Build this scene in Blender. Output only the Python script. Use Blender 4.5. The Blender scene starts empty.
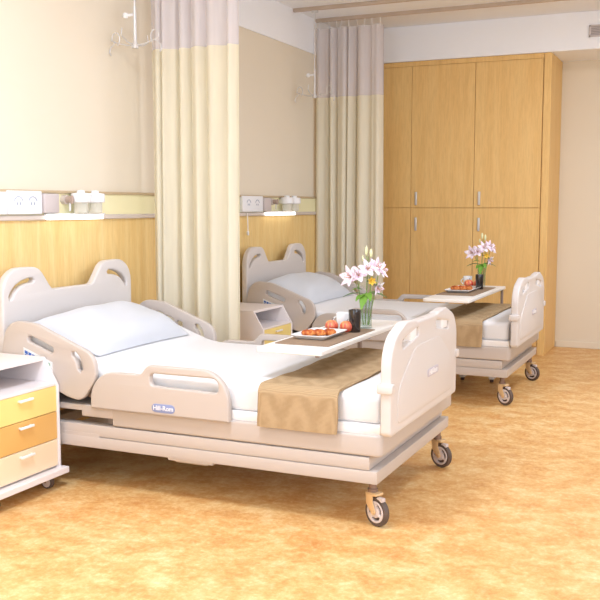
import bpy, bmesh, math, random
from mathutils import Vector, Matrix
random.seed(7)
SC = bpy.context.scene
COL = SC.collection
V = Vector

# ------------------------------------------------------------------ materials
def lin(c):
    r = []
    for v in c:
        v = v / 255.0
        r.append(v / 12.92 if v <= 0.04045 else ((v + 0.055) / 1.055) ** 2.4)
    return (r[0], r[1], r[2], 1.0)

def mat(name, c, rough=0.5, metal=0.0, vary=0.03, scale=6.0, bump=0.0, bscale=60.0, spec=0.5,
        sheen=0.0, trans=0.0, emit=None, estr=0.0, coat=0.0):
    m = bpy.data.materials.new(name); m.use_nodes = True
    nt = m.node_tree; b = nt.nodes['Principled BSDF']
    b.inputs['Roughness'].default_value = rough
    b.inputs['Metallic'].default_value = metal
    b.inputs['Specular IOR Level'].default_value = spec
    b.inputs['Sheen Weight'].default_value = sheen
    b.inputs['Transmission Weight'].default_value = trans
    b.inputs['Coat Weight'].default_value = coat
    tc = nt.nodes.new('ShaderNodeTexCoord')
    nz = nt.nodes.new('ShaderNodeTexNoise'); nz.inputs['Scale'].default_value = scale
    nz.inputs['Detail'].default_value = 3
    nt.links.new(tc.outputs['Object'], nz.inputs['Vector'])
    mx = nt.nodes.new('ShaderNodeMix'); mx.data_type = 'RGBA'
    a = lin(c)
    mx.inputs['A'].default_value = tuple(min(1, v * (1 - vary)) for v in a[:3]) + (1,)
    mx.inputs['B'].default_value = tuple(min(1, v * (1 + vary)) for v in a[:3]) + (1,)
    nt.links.new(nz.outputs['Fac'], mx.inputs['Factor'])
    nt.links.new(mx.outputs['Result'], b.inputs['Base Color'])
    if bump > 0:
        n2 = nt.nodes.new('ShaderNodeTexNoise'); n2.inputs['Scale'].default_value = bscale
        nt.links.new(tc.outputs['Object'], n2.inputs['Vector'])
        bp = nt.nodes.new('ShaderNodeBump'); bp.inputs['Strength'].default_value = bump
        bp.inputs['Distance'].default_value = 0.004
        nt.links.new(n2.outputs['Fac'], bp.inputs['Height'])
        nt.links.new(bp.outputs['Normal'], b.inputs['Normal'])
    if emit:
        b.inputs['Emission Color'].default_value = lin(emit)
        b.inputs['Emission Strength'].default_value = estr
    return m

def ramp_mat(name, build, rough=0.5, spec=0.5, coat=0.0):
    m = bpy.data.materials.new(name); m.use_nodes = True
    nt = m.node_tree; b = nt.nodes['Principled BSDF']
    b.inputs['Roughness'].default_value = rough
    b.inputs['Specular IOR Level'].default_value = spec
    b.inputs['Coat Weight'].default_value = coat
    build(nt, b)
    return m

def tex_noise(nt, scale_vec, scale, detail=4, rough=0.55, dist=0.0, rot=(0, 0, 0)):
    tc = nt.nodes.new('ShaderNodeTexCoord')
    mp = nt.nodes.new('ShaderNodeMapping'); mp.inputs['Scale'].default_value = scale_vec
    mp.inputs['Rotation'].default_value = rot
    nz = nt.nodes.new('ShaderNodeTexNoise'); nz.inputs['Scale'].default_value = scale
    nz.inputs['Detail'].default_value = detail; nz.inputs['Roughness'].default_value = rough
    nz.inputs['Distortion'].default_value = dist
    nt.links.new(tc.outputs['Object'], mp.inputs['Vector']); nt.links.new(mp.outputs['Vector'], nz.inputs['Vector'])
    return nz.outputs['Fac']

def ramp(nt, fac, stops):
    r = nt.nodes.new('ShaderNodeValToRGB')
    el = r.color_ramp.elements
    while len(el) < len(stops): el.new(0.5)
    for e, (p, c) in zip(el, stops):
        e.position = p; e.color = lin(c)
    nt.links.new(fac, r.inputs['Fac'])
    return r.outputs['Color']

def mixc(nt, a, b, fac, mode='MIX'):
    mx = nt.nodes.new('ShaderNodeMix'); mx.data_type = 'RGBA'; mx.blend_type = mode
    nt.links.new(a, mx.inputs['A']); nt.links.new(b, mx.inputs['B'])
    if isinstance(fac, float): mx.inputs['Factor'].default_value = fac
    else: nt.links.new(fac, mx.inputs['Factor'])
    return mx.outputs['Result']

def wood(name, c0, c1, c2, axis_scale):
    def build(nt, b):
        f1 = tex_noise(nt, axis_scale, 7.0, 6, 0.6, 0.4)
        f2 = tex_noise(nt, tuple(v * 3.2 for v in axis_scale), 16.0, 3, 0.7)
        a = ramp(nt, f1, [(0.32, c0), (0.5, c1), (0.68, c2)])
        d = ramp(nt, f2, [(0.35, (222, 215, 205)), (0.6, (255, 255, 255))])
        nt.links.new(mixc(nt, a, d, 0.35, 'MULTIPLY'), b.inputs['Base Color'])
    return ramp_mat(name, build, rough=0.48, spec=0.35)

def floor_build(nt, b):
    big = tex_noise(nt, (1, 1.1, 1), 6.5, 8, 0.68, 0.2)
    fine = tex_noise(nt, (1.1, 1, 1), 34.0, 6, 0.75, 0.2)
    huge = tex_noise(nt, (1, 1, 1), 1.1, 2, 0.5)
    a = ramp(nt, big, [(0.33, (204, 134, 70)), (0.46, (218, 162, 96)), (0.56, (233, 193, 132)), (0.70, (246, 222, 176))])
    f = ramp(nt, fine, [(0.34, (208, 142, 76)), (0.5, (228, 180, 115)), (0.66, (247, 224, 178))])
    g = ramp(nt, huge, [(0.35, (244, 236, 224)), (0.65, (255, 255, 255))])
    nt.links.new(mixc(nt, mixc(nt, a, f, 0.42), g, 0.4, 'MULTIPLY'), b.inputs['Base Color'])

def weave_build(nt, b):
    tc = nt.nodes.new('ShaderNodeTexCoord')
    outs = []
    for d in ('X', 'Y', 'Z'):
        w = nt.nodes.new('ShaderNodeTexWave'); w.bands_direction = d; w.inputs['Scale'].default_value = 62.0
        w.inputs['Distortion'].default_value = 1.2; w.inputs['Detail'].default_value = 1.5
        nt.links.new(tc.outputs['Object'], w.inputs['Vector'])
        outs.append(w.outputs['Fac'])
    m1 = nt.nodes.new('ShaderNodeMath'); m1.operation = 'ADD'
    nt.links.new(outs[1], m1.inputs[0]); nt.links.new(outs[2], m1.inputs[1])
    m2 = nt.nodes.new('ShaderNodeMath'); m2.operation = 'MULTIPLY_ADD'
    nt.links.new(outs[0], m2.inputs[0]); m2.inputs[1].default_value = 0.6; nt.links.new(m1.outputs[0], m2.inputs[2])
    m3 = nt.nodes.new('ShaderNodeMath'); m3.operation = 'MULTIPLY'; m3.inputs[1].default_value = 0.4
    nt.links.new(m2.outputs[0], m3.inputs[0])
    nt.links.new(ramp(nt, m3.outputs[0], [(0.1, (160, 133, 98)), (0.9, (190, 163, 128))]), b.inputs['Base Color'])
    bp = nt.nodes.new('ShaderNodeBump'); bp.inputs['Strength'].default_value = 0.4; bp.inputs['Distance'].default_value = 0.003
    nt.links.new(m3.outputs[0], bp.inputs['Height']); nt.links.new(bp.outputs['Normal'], b.inputs['Normal'])

def apple_build(nt, b):
    f = tex_noise(nt, (1, 1, 0.5), 26.0, 4, 0.6, 0.6)
    nt.links.new(ramp(nt, f, [(0.36, (238, 190, 116)), (0.5, (224, 116, 84)), (0.64, (202, 62, 60))]), b.inputs['Base Color'])

def bread_build(nt, b):
    f = tex_noise(nt, (1, 1, 1), 38.0, 4, 0.6, 0.3)
    nt.links.new(ramp(nt, f, [(0.36, (146, 60, 26)), (0.5, (182, 92, 40)), (0.66, (218, 146, 76))]), b.inputs['Base Color'])

def petal_build(nt, b):
    f = tex_noise(nt, (1, 1, 1), 40.0, 3, 0.6)
    nt.links.new(ramp(nt, f, [(0.35, (226, 196, 214)), (0.55, (244, 230, 238)), (0.7, (252, 248, 249))]), b.inputs['Base Color'])

def glass(name, c, rough=0.02, ior=1.45):
    m = bpy.data.materials.new(name); m.use_nodes = True
    nt = m.node_tree; nt.nodes.clear()
    out = nt.nodes.new('ShaderNodeOutputMaterial')
    g = nt.nodes.new('ShaderNodeBsdfGlossy'); g.inputs['Roughness'].default_value = rough
    t = nt.nodes.new('ShaderNodeBsdfTransparent'); t.inputs['Color'].default_value = lin(c)
    lw = nt.nodes.new('ShaderNodeLayerWeight'); lw.inputs['Blend'].default_value = 0.5
    pw = nt.nodes.new('ShaderNodeMath'); pw.operation = 'POWER'; pw.inputs[1].default_value = 3.0
    nt.links.new(lw.outputs['Facing'], pw.inputs[0])
    f = nt.nodes.new('ShaderNodeMath'); f.operation = 'MULTIPLY_ADD'; f.inputs[1].default_value = 0.45; f.inputs[2].default_value = 0.04
    nt.links.new(pw.outputs[0], f.inputs[0])
    mx = nt.nodes.new('ShaderNodeMixShader')
    nt.links.new(f.outputs[0], mx.inputs[0]); nt.links.new(t.outputs[0], mx.inputs[1]); nt.links.new(g.outputs[0], mx.inputs[2])
    nt.links.new(mx.outputs[0], out.inputs[0])
    return m

def cloth(name, c, transl=0.3, alpha=1.0):
    m = bpy.data.materials.new(name); m.use_nodes = True
    nt = m.node_tree; nt.nodes.clear()
    out = nt.nodes.new('ShaderNodeOutputMaterial')
    fac = tex_noise(nt, (1, 1, 0.1), 30.0, 2)
    col = ramp(nt, fac, [(0.3, tuple(v * 0.975 for v in c)), (0.7, c)])
    d = nt.nodes.new('ShaderNodeBsdfDiffuse'); t = nt.nodes.new('ShaderNodeBsdfTranslucent')
    nt.links.new(col, d.inputs['Color']); nt.links.new(col, t.inputs['Color'])
    mx = nt.nodes.new('ShaderNodeMixShader'); mx.inputs[0].default_value = transl
    nt.links.new(d.outputs[0], mx.inputs[1]); nt.links.new(t.outputs[0], mx.inputs[2])
    if alpha < 1:
        tr = nt.nodes.new('ShaderNodeBsdfTransparent'); m2 = nt.nodes.new('ShaderNodeMixShader')
        m2.inputs[0].default_value = alpha
        nt.links.new(tr.outputs[0], m2.inputs[1]); nt.links.new(mx.outputs[0], m2.inputs[2])
        nt.links.new(m2.outputs[0], out.inputs[0])
    else:
        nt.links.new(mx.outputs[0], out.inputs[0])
    return m

M = {}
M['wall'] = mat('wall_paint', (234, 222, 202), 0.85, vary=0.015, scale=2, spec=0.2)
M['ceil'] = mat('ceiling_paint', (250, 250, 253), 0.9, vary=0.01, spec=0.2)
M['soffit'] = mat('soffit_paint', (251, 251, 255), 0.85, vary=0.01, spec=0.2)
M['floor'] = ramp_mat('mottled_vinyl', floor_build, rough=0.42, spec=0.4)
M['panelwood'] = wood('maple_panel', (238, 200, 132), (242, 208, 142), (246, 216, 154), (2.2, 2.2, 0.16))
M['wardwood'] = wood('maple_door', (235, 190, 120), (239, 196, 127), (242, 202, 134), (2.2, 2.2, 0.16))
M['cream'] = mat('cream_panel', (242, 234, 190), 0.5, vary=0.01)
M['trimgrey'] = mat('pale_grey_trim', (214, 200, 190), 0.45, vary=0.02)
M['trimtan'] = mat('tan_trim', (196, 172, 138), 0.5, vary=0.02)
M['plastic'] = mat('bed_plastic', (195, 183, 175), 0.38, vary=0.012, scale=3)  # same plastic as the end boards, dimmer side light put into the colour
M['plastic_light'] = mat('headboard_plastic', (214, 206, 202), 0.38, vary=0.012, scale=3)  # paler copy of the bed plastic, brighter light on the boards painted in
M['ledge'] = mat('white_ledge', (240, 234, 230), 0.45, vary=0.01)
M['sheet'] = mat('white_sheet', (229, 226, 226), 0.85, vary=0.01, bump=0.12, bscale=14, spec=0.15, sheen=0.1)
M['pillow'] = mat('pillow_cotton', (206, 207, 212), 0.85, vary=0.01, bump=0.18, bscale=11, spec=0.15, sheen=0.1)
M['darkframe'] = mat('grey_frame', (150, 130, 118), 0.5)
M['tan_weave'] = ramp_mat('tan_weave', weave_build, rough=0.85, spec=0.15)
M['tyre'] = mat('grey_rubber', (92, 76, 68), 0.65)
M['hub'] = mat('wheel_plastic', (214, 200, 196), 0.4)
M['fork'] = mat('caster_fork', (226, 192, 146), 0.35, metal=0.25)
M['stem'] = mat('caster_collar', (140, 116, 104), 0.45, metal=0.3)
M['blue'] = mat('badge_blue', (136, 148, 190), 0.4)
M['badgegrey'] = mat('badge_lilac', (196, 188, 198), 0.4)
M['white'] = mat('white_plastic', (243, 241, 242), 0.4, vary=0.01)
M['ctrl'] = mat('control_pad', (222, 222, 222), 0.45)
M['ctrlblue'] = mat('button_blue', (52, 96, 172), 0.45)
M['ctrlgreen'] = mat('button_green', (140, 176, 158), 0.45)
M['nswhite'] = mat('nightstand_white', (236, 226, 224), 0.42, vary=0.01)
M['dy'] = mat('drawer_yellow', (242, 216, 134), 0.42, vary=0.015)
M['do'] = mat('drawer_orange', (226, 176, 102), 0.42, vary=0.015)
M['dp'] = mat('drawer_peach', (242, 218, 184), 0.42, vary=0.015)
M['handle'] = mat('handle_white', (244, 240, 236), 0.35)
M['steel'] = mat('brushed_steel', (214, 211, 209), 0.35, metal=0.35)
M['track'] = mat('curtain_track', (196, 176, 158), 0.45, metal=0.1)
M['curtain'] = cloth('cream_curtain', (253, 246, 226), 0.35)
M['net'] = cloth('curtain_net', (246, 240, 240), 0.35, 0.78)
M['socket'] = mat('socket_white', (242, 242, 246), 0.4, vary=0.01)
M['sockhole'] = mat('socket_mark', (160, 166, 186), 0.5)
M['boxgrey'] = mat('box_grey', (206, 194, 192), 0.45)
M['knob'] = mat('valve_knob', (176, 154, 140), 0.4)
M['lamp'] = mat('lamp_diffuser', (255, 255, 255), 0.4, emit=(255, 252, 246), estr=3.0)
M['table'] = mat('table_white', (242, 238, 234), 0.35, vary=0.008)
M['mat'] = mat('place_mat', (146, 122, 100), 0.7, vary=0.12, scale=90)
M['plate'] = mat('white_china', (244, 244, 246), 0.2, vary=0.005)
M['apple'] = ramp_mat('apple_skin', apple_build, rough=0.3, spec=0.5, coat=0.2)
M['bread'] = ramp_mat('bread_crust', bread_build, rough=0.5, spec=0.3)
M['cup'] = mat('dark_glaze', (38, 30, 28), 0.15, vary=0.1, coat=0.4)
M['stemgreen'] = mat('stem_green', (128, 160, 72), 0.5, vary=0.1)
M['leaf'] = mat('leaf_green', (112, 156, 56), 0.45, vary=0.2, scale=30)
M['leafdark'] = mat('leaf_dark_green', (84, 116, 58), 0.45, vary=0.2, scale=30)
M['petal'] = ramp_mat('lily_petal', petal_build, rough=0.6, spec=0.2)
M['yellow'] = mat('yellow_petal', (232, 190, 70), 0.5, vary=0.1, scale=30)
M['bud'] = mat('lily_bud', (226, 226, 178), 0.5, vary=0.08, scale=30)
M['anther'] = mat('anther_brown', (196, 130, 60), 0.6)
M['frost'] = cloth('frosted_jar', (246, 244, 236), 0.5, 0.7)
M['vase'] = glass('clear_glass', (240, 245, 244))
M['water'] = glass('vase_water', (226, 238, 234), 0.0, 1.1)
M['vent'] = mat('vent_grey', (206, 196, 194), 0.5)
M['ventdark'] = mat('vent_slot', (160, 148, 146), 0.6)
M['brown'] = mat('walnut_brown', (96, 74, 62), 0.5)

# ------------------------------------------------------------------ mesh helpers
def tag(o, label=None, cat=None, group=None, kind=None):
    if label: o['label'] = label
    if cat: o['category'] = cat
    if group: o['group'] = group
    if kind: o['kind'] = kind
    return o

def thing(name, loc, label, cat, group=None):
    o = bpy.data.objects.new(name, None); COL.objects.link(o)
    o.empty_display_size = 0.1; o.location = loc
    return tag(o, label, cat, group)

def wloc(o):
    p = V((0, 0, 0))
    while o is not None:
        p += o.location; o = o.parent
    return p

def obj(name, bm, mats, parent=None, smooth=35, origin=None):
    """bm in world coordinates -> one mesh object (child of parent when given)"""
    if not isinstance(mats, (list, tuple)): mats = [mats]
    me = bpy.data.meshes.new(name)
    bmesh.ops.recalc_face_normals(bm, faces=bm.faces[:])
    base = wloc(parent) if parent else V((0, 0, 0))
    loc = V(origin) if origin is not None else base
    bmesh.ops.translate(bm, verts=bm.verts[:], vec=-loc)
    bm.to_mesh(me); bm.free()
    for m in mats: me.materials.append(m)
    if smooth:
        for p in me.polygons: p.use_smooth = True
        me.set_sharp_from_angle(angle=math.radians(smooth))
    o = bpy.data.objects.new(name, me); COL.objects.link(o)
    if parent: o.parent = parent
    o.location = loc - base
    return o

def structure(name, bm, mats, smooth=None):
    return tag(obj(name, bm, mats, None, smooth), kind='structure')

def join(bm, other, mi=0):
    me = bpy.data.meshes.new('tmp'); other.to_mesh(me); other.free()
    for p in me.polygons: p.material_index = mi
    bm.from_mesh(me); bpy.data.meshes.remove(me)
    return bm

def NB(): return bmesh.new()

def box(lo, hi, bev=0.0, seg=2, bm=None, mi=0):
    b = bmesh.new()
    bmesh.ops.create_cube(b, size=1.0)
    for v in b.verts:
        v.co = V([lo[i] + (v.co[i] + 0.5) * (hi[i] - lo[i]) for i in range(3)])
    if bev > 0:
        bmesh.ops.bevel(b, geom=b.edges[:], offset=bev, segments=seg, affect='EDGES', profile=0.5)
    return join(bm, b, mi) if bm is not None else b

def fillet(pts, n=7):
    """pts: (x, y[, r]) -> rounded polygon"""
    out = []
    N = len(pts)
    for i in range(N):
        p = pts[i]; r = p[2] if len(p) > 2 else 0
        P = V((p[0], p[1])); A = V(pts[i - 1][:2]); B = V(pts[(i + 1) % N][:2])
        if r <= 0: out.append((P.x, P.y)); continue
        u = (A - P); w = (B - P); lu, lw = u.length, w.length
        u.normalize(); w.normalize()
        ang = math.acos(max(-1, min(1, u.dot(w))))
        if ang > math.pi - 0.02: out.append((P.x, P.y)); continue
        ra = pts[i - 1][2] if len(pts[i - 1]) > 2 else 0; rb = pts[(i + 1) % N][2] if len(pts[(i + 1) % N]) > 2 else 0
        t = min(r / math.tan(ang / 2), lu * (0.499 if ra > .008 else .9), lw * (0.499 if rb > .008 else .9))
        r2 = t * math.tan(ang / 2)
        c = P + (u + w).normalized() * (r2 / math.sin(ang / 2))
        s = P + u * t; e = P + w * t
        a0 = math.atan2(s.y - c.y, s.x - c.x); a1 = math.atan2(e.y - c.y, e.x - c.x)
        d = (a1 - a0 + math.pi) % (2 * math.pi) - math.pi
        for k in range(n + 1):
            a = a0 + d * k / n
            out.append((c.x + r2 * math.cos(a), c.y + r2 * math.sin(a)))
    return out

def capsule(x0, y0, x1, y1, r, n=8):
    a = math.atan2(y1 - y0, x1 - x0); out = []
    for k in range(n + 1):
        t = a + math.pi / 2 + math.pi * k / n
        out.append((x0 + r * math.cos(t), y0 + r * math.sin(t)))
    for k in range(n + 1):
        t = a - math.pi / 2 + math.pi * k / n
        out.append((x1 + r * math.cos(t), y1 + r * math.sin(t)))
    return out

def arcslot(pts, r):
    """a rounded slot along a polyline"""
    L, R = [], []
    for i, p in enumerate(pts):
        a = V(pts[max(0, i - 1)]); b = V(pts[min(len(pts) - 1, i + 1)])
        t = (b - a).normalized(); n = V((-t.y, t.x))
        L.append(tuple(V(p) + n * r)); R.append(tuple(V(p) - n * r))
    t0 = (V(pts[0]) - V(pts[1])).normalized() * r; t1 = (V(pts[-1]) - V(pts[-2])).normalized() * r
    return [tuple(V(pts[0]) + t0)] + L + [tuple(V(pts[-1]) + t1)] + R[::-1]

def curve_to_bm(cu):
    o = bpy.data.objects.new('tmp', cu); COL.objects.link(o)
    dg = bpy.context.evaluated_depsgraph_get(); dg.update()
    me = bpy.data.meshes.new_from_object(o.evaluated_get(dg))
    bm = bmesh.new(); bm.from_mesh(me)
    bpy.data.objects.remove(o); bpy.data.curves.remove(cu); bpy.data.meshes.remove(me)
    bmesh.ops.remove_doubles(bm, verts=bm.verts[:], dist=0.00005)
    return bm

def slab(loops, plane, d0, d1, bev=0.006, res=2):
    """panel with holes. plane 'XZ': loops are (x,z), spans y d0..d1; 'YZ': (y,z), spans x; 'XY': spans z"""
    cu = bpy.data.curves.new('tmp', 'CURVE'); cu.dimensions = '2D'; cu.fill_mode = 'BOTH'
    clean = []
    for lp in loops:
        q = []
        for p in lp:
            if not q or math.hypot(p[0] - q[-1][0], p[1] - q[-1][1]) > 0.0012: q.append(p)
        if math.hypot(q[0][0] - q[-1][0], q[0][1] - q[-1][1]) < 0.0012: q.pop()
        clean.append(q)
    loops = clean
    for lp in loops:
        s = cu.splines.new('POLY'); s.points.add(len(lp) - 1); s.use_cyclic_u = True
        for q, p in zip(s.points, lp): q.co = (p[0], p[1], 0, 1)
    h = abs(d1 - d0) / 2
    bev = min(bev, h * 0.95)
    cu.extrude = h - bev; cu.bevel_depth = bev; cu.bevel_resolution = res; cu.offset = -bev
    bm = curve_to_bm(cu); mid = (d0 + d1) / 2
    for v in bm.verts:
        x, y, z = v.co
        v.co = {'XZ': (x, mid + z, y), 'YZ': (mid + z, x, y), 'XY': (x, y, mid + z)}[plane]
    return bm

def text_bm(s, size, depth=0.0008):
    cu = bpy.data.curves.new('tmp', 'FONT'); cu.body = s; cu.size = size
    cu.align_x = 'CENTER'; cu.align_y = 'CENTER'; cu.extrude = depth; cu.offset = size * 0.012
    return curve_to_bm(cu)

def lathe(prof, c, n=32, bm=None, mi=0):
    b = bmesh.new(); rings = []
    for r, z in prof:
        if r < 1e-6: rings.append([b.verts.new((c[0], c[1], c[2] + z))])
        else: rings.append([b.verts.new((c[0] + r * math.cos(2 * math.pi * k / n), c[1] + r * math.sin(2 * math.pi * k / n), c[2] + z)) for k in range(n)])
    for A, B in zip(rings, rings[1:]):
        for k in range(n):
            k2 = (k + 1) % n
            if len(A) == 1 and len(B) == 1: continue
            if len(A) == 1: b.faces.new((A[0], B[k], B[k2]))
            elif len(B) == 1: b.faces.new((A[k], A[k2], B[0]))
            else: b.faces.new((A[k], A[k2], B[k2], B[k]))
    return join(bm, b, mi) if bm is not None else b

def cyl(p0, p1, r, n=16, bm=None, mi=0, r1=None):
    return tube([p0, p1], [r, r if r1 is None else r1], n, bm, mi)

def tube(pts, r, n=12, bm=None, mi=0):
    b = bmesh.new(); pts = [V(p) for p in pts]; rings = []
    rr = r if isinstance(r, (list, tuple)) else [r] * len(pts)
    up = None
    for i, p in enumerate(pts):
        t = (pts[min(i + 1, len(pts) - 1)] - pts[max(i - 1, 0)]).normalized()
        if up is None: up = t.orthogonal().normalized()
        up = (up - t * up.dot(t)).normalized(); s = t.cross(up)
        rings.append([b.verts.new(p + (up * math.cos(2 * math.pi * k / n) + s * math.sin(2 * math.pi * k / n)) * rr[i]) for k in range(n)])
    for A, B in zip(rings, rings[1:]):
        for k in range(n): b.faces.new((A[k], A[(k + 1) % n], B[(k + 1) % n], B[k]))
    b.faces.new(rings[0][::-1]); b.faces.new(rings[-1])
    return join(bm, b, mi) if bm is not None else b

def loft(rings, caps=True, bm=None, mi=0, closed=True):
    b = bmesh.new(); R = [[b.verts.new(p) for p in r] for r in rings]
    n = len(R[0])
    for A, B in zip(R, R[1:]):
        for k in range(n if closed else n - 1): b.faces.new((A[k], A[(k + 1) % n], B[(k + 1) % n], B[k]))
    if caps: b.faces.new(R[0][::-1]); b.faces.new(R[-1])
    return join(bm, b, mi) if bm is not None else b

def children(o): return [c for c in COL.objects if c.parent == o]

def copy_tree(o, parent=None):
    c = o.copy(); COL.objects.link(c)
    if parent is not None: c.parent = parent
    for ch in children(o): copy_tree(ch, c)
    return c

# ------------------------------------------------------------------ the room
CEIL = 3.02; XW = 5.4; YN = -1.3; YF = 9.02
structure('floor', box((0, YN, -0.05), (XW, YF, 0)), M['floor'])
structure('ceiling', box((-0.1, YN - 0.1, CEIL), (XW + 0.1, YF + 0.1, CEIL + 0.1)), M['ceil'])
structure('wall_left', box((-0.1, YN, 0), (0, YF, CEIL)), M['wall'])
structure('wall_back', box((-0.1, YF, 0), (XW + 0.1, YF + 0.1, CEIL)), M['wall'])
def wall_with_openings(name, axis, c0, c1, a0, a1, holes):
    bm = NB(); cur = a0
    def put(u0, u1, z0, z1):
        if u1 - u0 < 1e-4 or z1 - z0 < 1e-4: return
        if axis == 'Y': box((u0, c0, z0), (u1, c1, z1), bm=bm)
        else: box((c0, u0, z0), (c1, u1, z1), bm=bm)
    for (u0, u1, z0, z1) in holes:
        put(cur, u0, 0, CEIL); put(u0, u1, 0, z0); put(u0, u1, z1, CEIL); cur = u1
    put(cur, a1, 0, CEIL)
    return structure(name, bm, M['wall'])
WIN1 = (0.25, 3.0, 0.7, 2.6)      # in the wall behind the viewer (x0,x1,z0,z1)
WIN_ADDED = (3.6, 7.0, 0.8, 2.6)  # unseen window, added to brighten the far half of the room
WIN2 = (-0.8, 2.6, 0.8, 2.6)      # in the wall facing the beds (y0,y1,z0,z1)
wall_with_openings('wall_front', 'Y', YN - 0.15, YN, -0.1, XW + 0.1, [WIN1])
wall_with_openings('wall_right', 'X', XW, XW + 0.15, YN, YF, [WIN2, WIN_ADDED])
def win_frame(name, axis, c0, c1, w, bars):
    u0, u1, z0, z1 = w; bm = NB(); t = 0.05
    def put(a0, a1, b0, b1):
        if axis == 'Y': box((a0, c0, b0), (a1, c1, b1), 0.004, 1, bm)
        else: box((c0, a0, b0), (c1, a1, b1), 0.004, 1, bm)
    put(u0, u0 + t, z0, z1); put(u1 - t, u1, z0, z1); put(u0, u1, z0, z0 + t); put(u0, u1, z1 - t, z1)
    for k in range(1, bars):
        u = u0 + (u1 - u0) * k / bars; put(u - 0.02, u + 0.02, z0, z1)
    return structure(name, bm, M['white'])
win_frame('window_1', 'Y', YN - 0.10, YN - 0.04, WIN1, 3)
win_frame('window_2', 'X', XW + 0.04, XW + 0.10, WIN2, 3)
win_frame('window_3', 'X', XW + 0.04, XW + 0.10, WIN_ADDED, 3)  # frame of the added window
# bulkhead over the wardrobe, pale band above the headwall paint
structure('trim_1', box((0.0, 8.38, 2.70), (XW, YF, CEIL), 0.003, 1), M['soffit'])
structure('trim_2', box((0.0, YN, 2.712), (0.012, 8.38, CEIL)), M['soffit'])
# headwall: maple dado, cream service band with rails
structure('trim_3', box((0.0, YN, 0.10), (0.016, 8.40, 1.285)), M['panelwood'])
structure('trim_4', box((0.0, YN, 1.30), (0.022, 8.40, 1.425)), M['cream'])
bm = box((0.0, YN, 1.422), (0.034, 8.40, 1.438), 0.003, 1)
structure('trim_5', bm, M['trimtan'])
structure('trim_6', box((0.0, YN, 1.276), (0.034, 8.40, 1.304), 0.004, 1), M['trimgrey'])
structure('baseboard_left', box((0.0, YN, 0.0), (0.018, 8.40, 0.10), 0.003, 1), M['trimgrey'])
structure('baseboard_back', box((2.0, YF - 0.012, 0.0), (XW, YF, 0.06), 0.003, 1), M['wall'])

# ------------------------------------------------------------------ wardrobe
wd = thing('wardrobe', (1.0, 8.7, 0), 'tall built-in maple wardrobe along the far wall behind the second bed', 'wardrobe')
bm = NB()
box((0.02, 8.425, 0.0), (1.922, 9.015, 2.685), bm=bm)
obj('carcass', bm, M['wardwood'], wd, None)
obj('end_panel', box((1.925, 8.402, 0.0), (1.99, 9.015, 2.6985), 0.002, 1), M['wardwood'], wd, None)
obj('top_rail', box((0.02, 8.402, 2.655), (1.923, 8.425, 2.6985), 0.002, 1), M['wardwood'], wd, None)
obj('plinth', box((0.02, 8.412, 0.0), (1.923, 8.425, 0.08)), M['wardwood'], wd, None)
xs = [0.11, 0.712, 1.314, 1.920]
for i in range(3):
    for (z0, z1, hz) in ((0.085, 1.3355, 1.185), (1.339, 2.653, 1.425)):
        d = obj('door', box((xs[i] + 0.0018, 8.402, z0), (xs[i + 1] - 0.0018, 8.424, z1), 0.002, 1), M['wardwood'], wd, None)
        hx = xs[i] + 0.055
        h = NB(); box((hx - 0.011, 8.386, hz - 0.062), (hx + 0.011, 8.394, hz + 0.062), 0.003, 2, h)
        for s in (-0.05, 0.05): cyl((hx, 8.390, hz + s), (hx, 8.404, hz + s), 0.005, 8, h)
        hh = obj('handle', h, M['steel'], d); hh['label'] = 'slim steel bar handle'
obj('filler_strip', box((0.02, 8.405, 0.08), (0.11, 8.425, 2.655)), M['wardwood'], wd, None)

# air vent on the bulkhead
vt = thing('air_vent', (2.5, 8.37, 2.85), 'small grey ventilation grille on the white bulkhead beside the wardrobe top', 'vent')
bm = NB()
for a in ((2.30, 2.80, 2.315, 2.90), (2.785, 2.80, 2.80, 2.90), (2.30, 2.80, 2.80, 2.815), (2.30, 2.885, 2.80, 2.90)):
    box((a[0], 8.366, a[1]), (a[2], 8.380, a[3]), 0.002, 1, bm)
obj('frame', bm, M['vent'], vt, None)
bm = NB()
for k in range(5): box((2.315, 8.370, 2.82 + k * 0.0135), (2.785, 8.379, 2.827 + k * 0.0135), bm=bm)
obj('louvre', bm, M['vent'], vt, None)
obj('backing', box((2.312, 8.378, 2.812), (2.788, 8.3805, 2.888)), M['ventdark'], vt, None)

# ------------------------------------------------------------------ ceiling tracks
def ceiling_track(y, x0, x1, label, grp=None):
    bm = NB()
    box((x0, y - 0.014, CEIL - 0.03), (x1, y + 0.014, CEIL), 0.003, 1, bm)
    o = obj('ceiling_track', bm, M['track'], None, None, origin=(x0, y, CEIL))
    return tag(o, label, 'rail', grp)
ceiling_track(7.25, 0.02, 3.6, 'thin ceiling rail carrying the drip hanger over the far bed, nearer of the two rails')
ceiling_track(7.73, 0.02, 3.6, 'ceiling curtain rail holding the curtain beside the wardrobe')
ceiling_track(4.64, 0.02, 3.6, 'ceiling rail above the nearest bed that carries its drip hanger')
ceiling_track(4.95, 0.02, 3.6, 'ceiling curtain rail over the curtain between the two beds')

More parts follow.
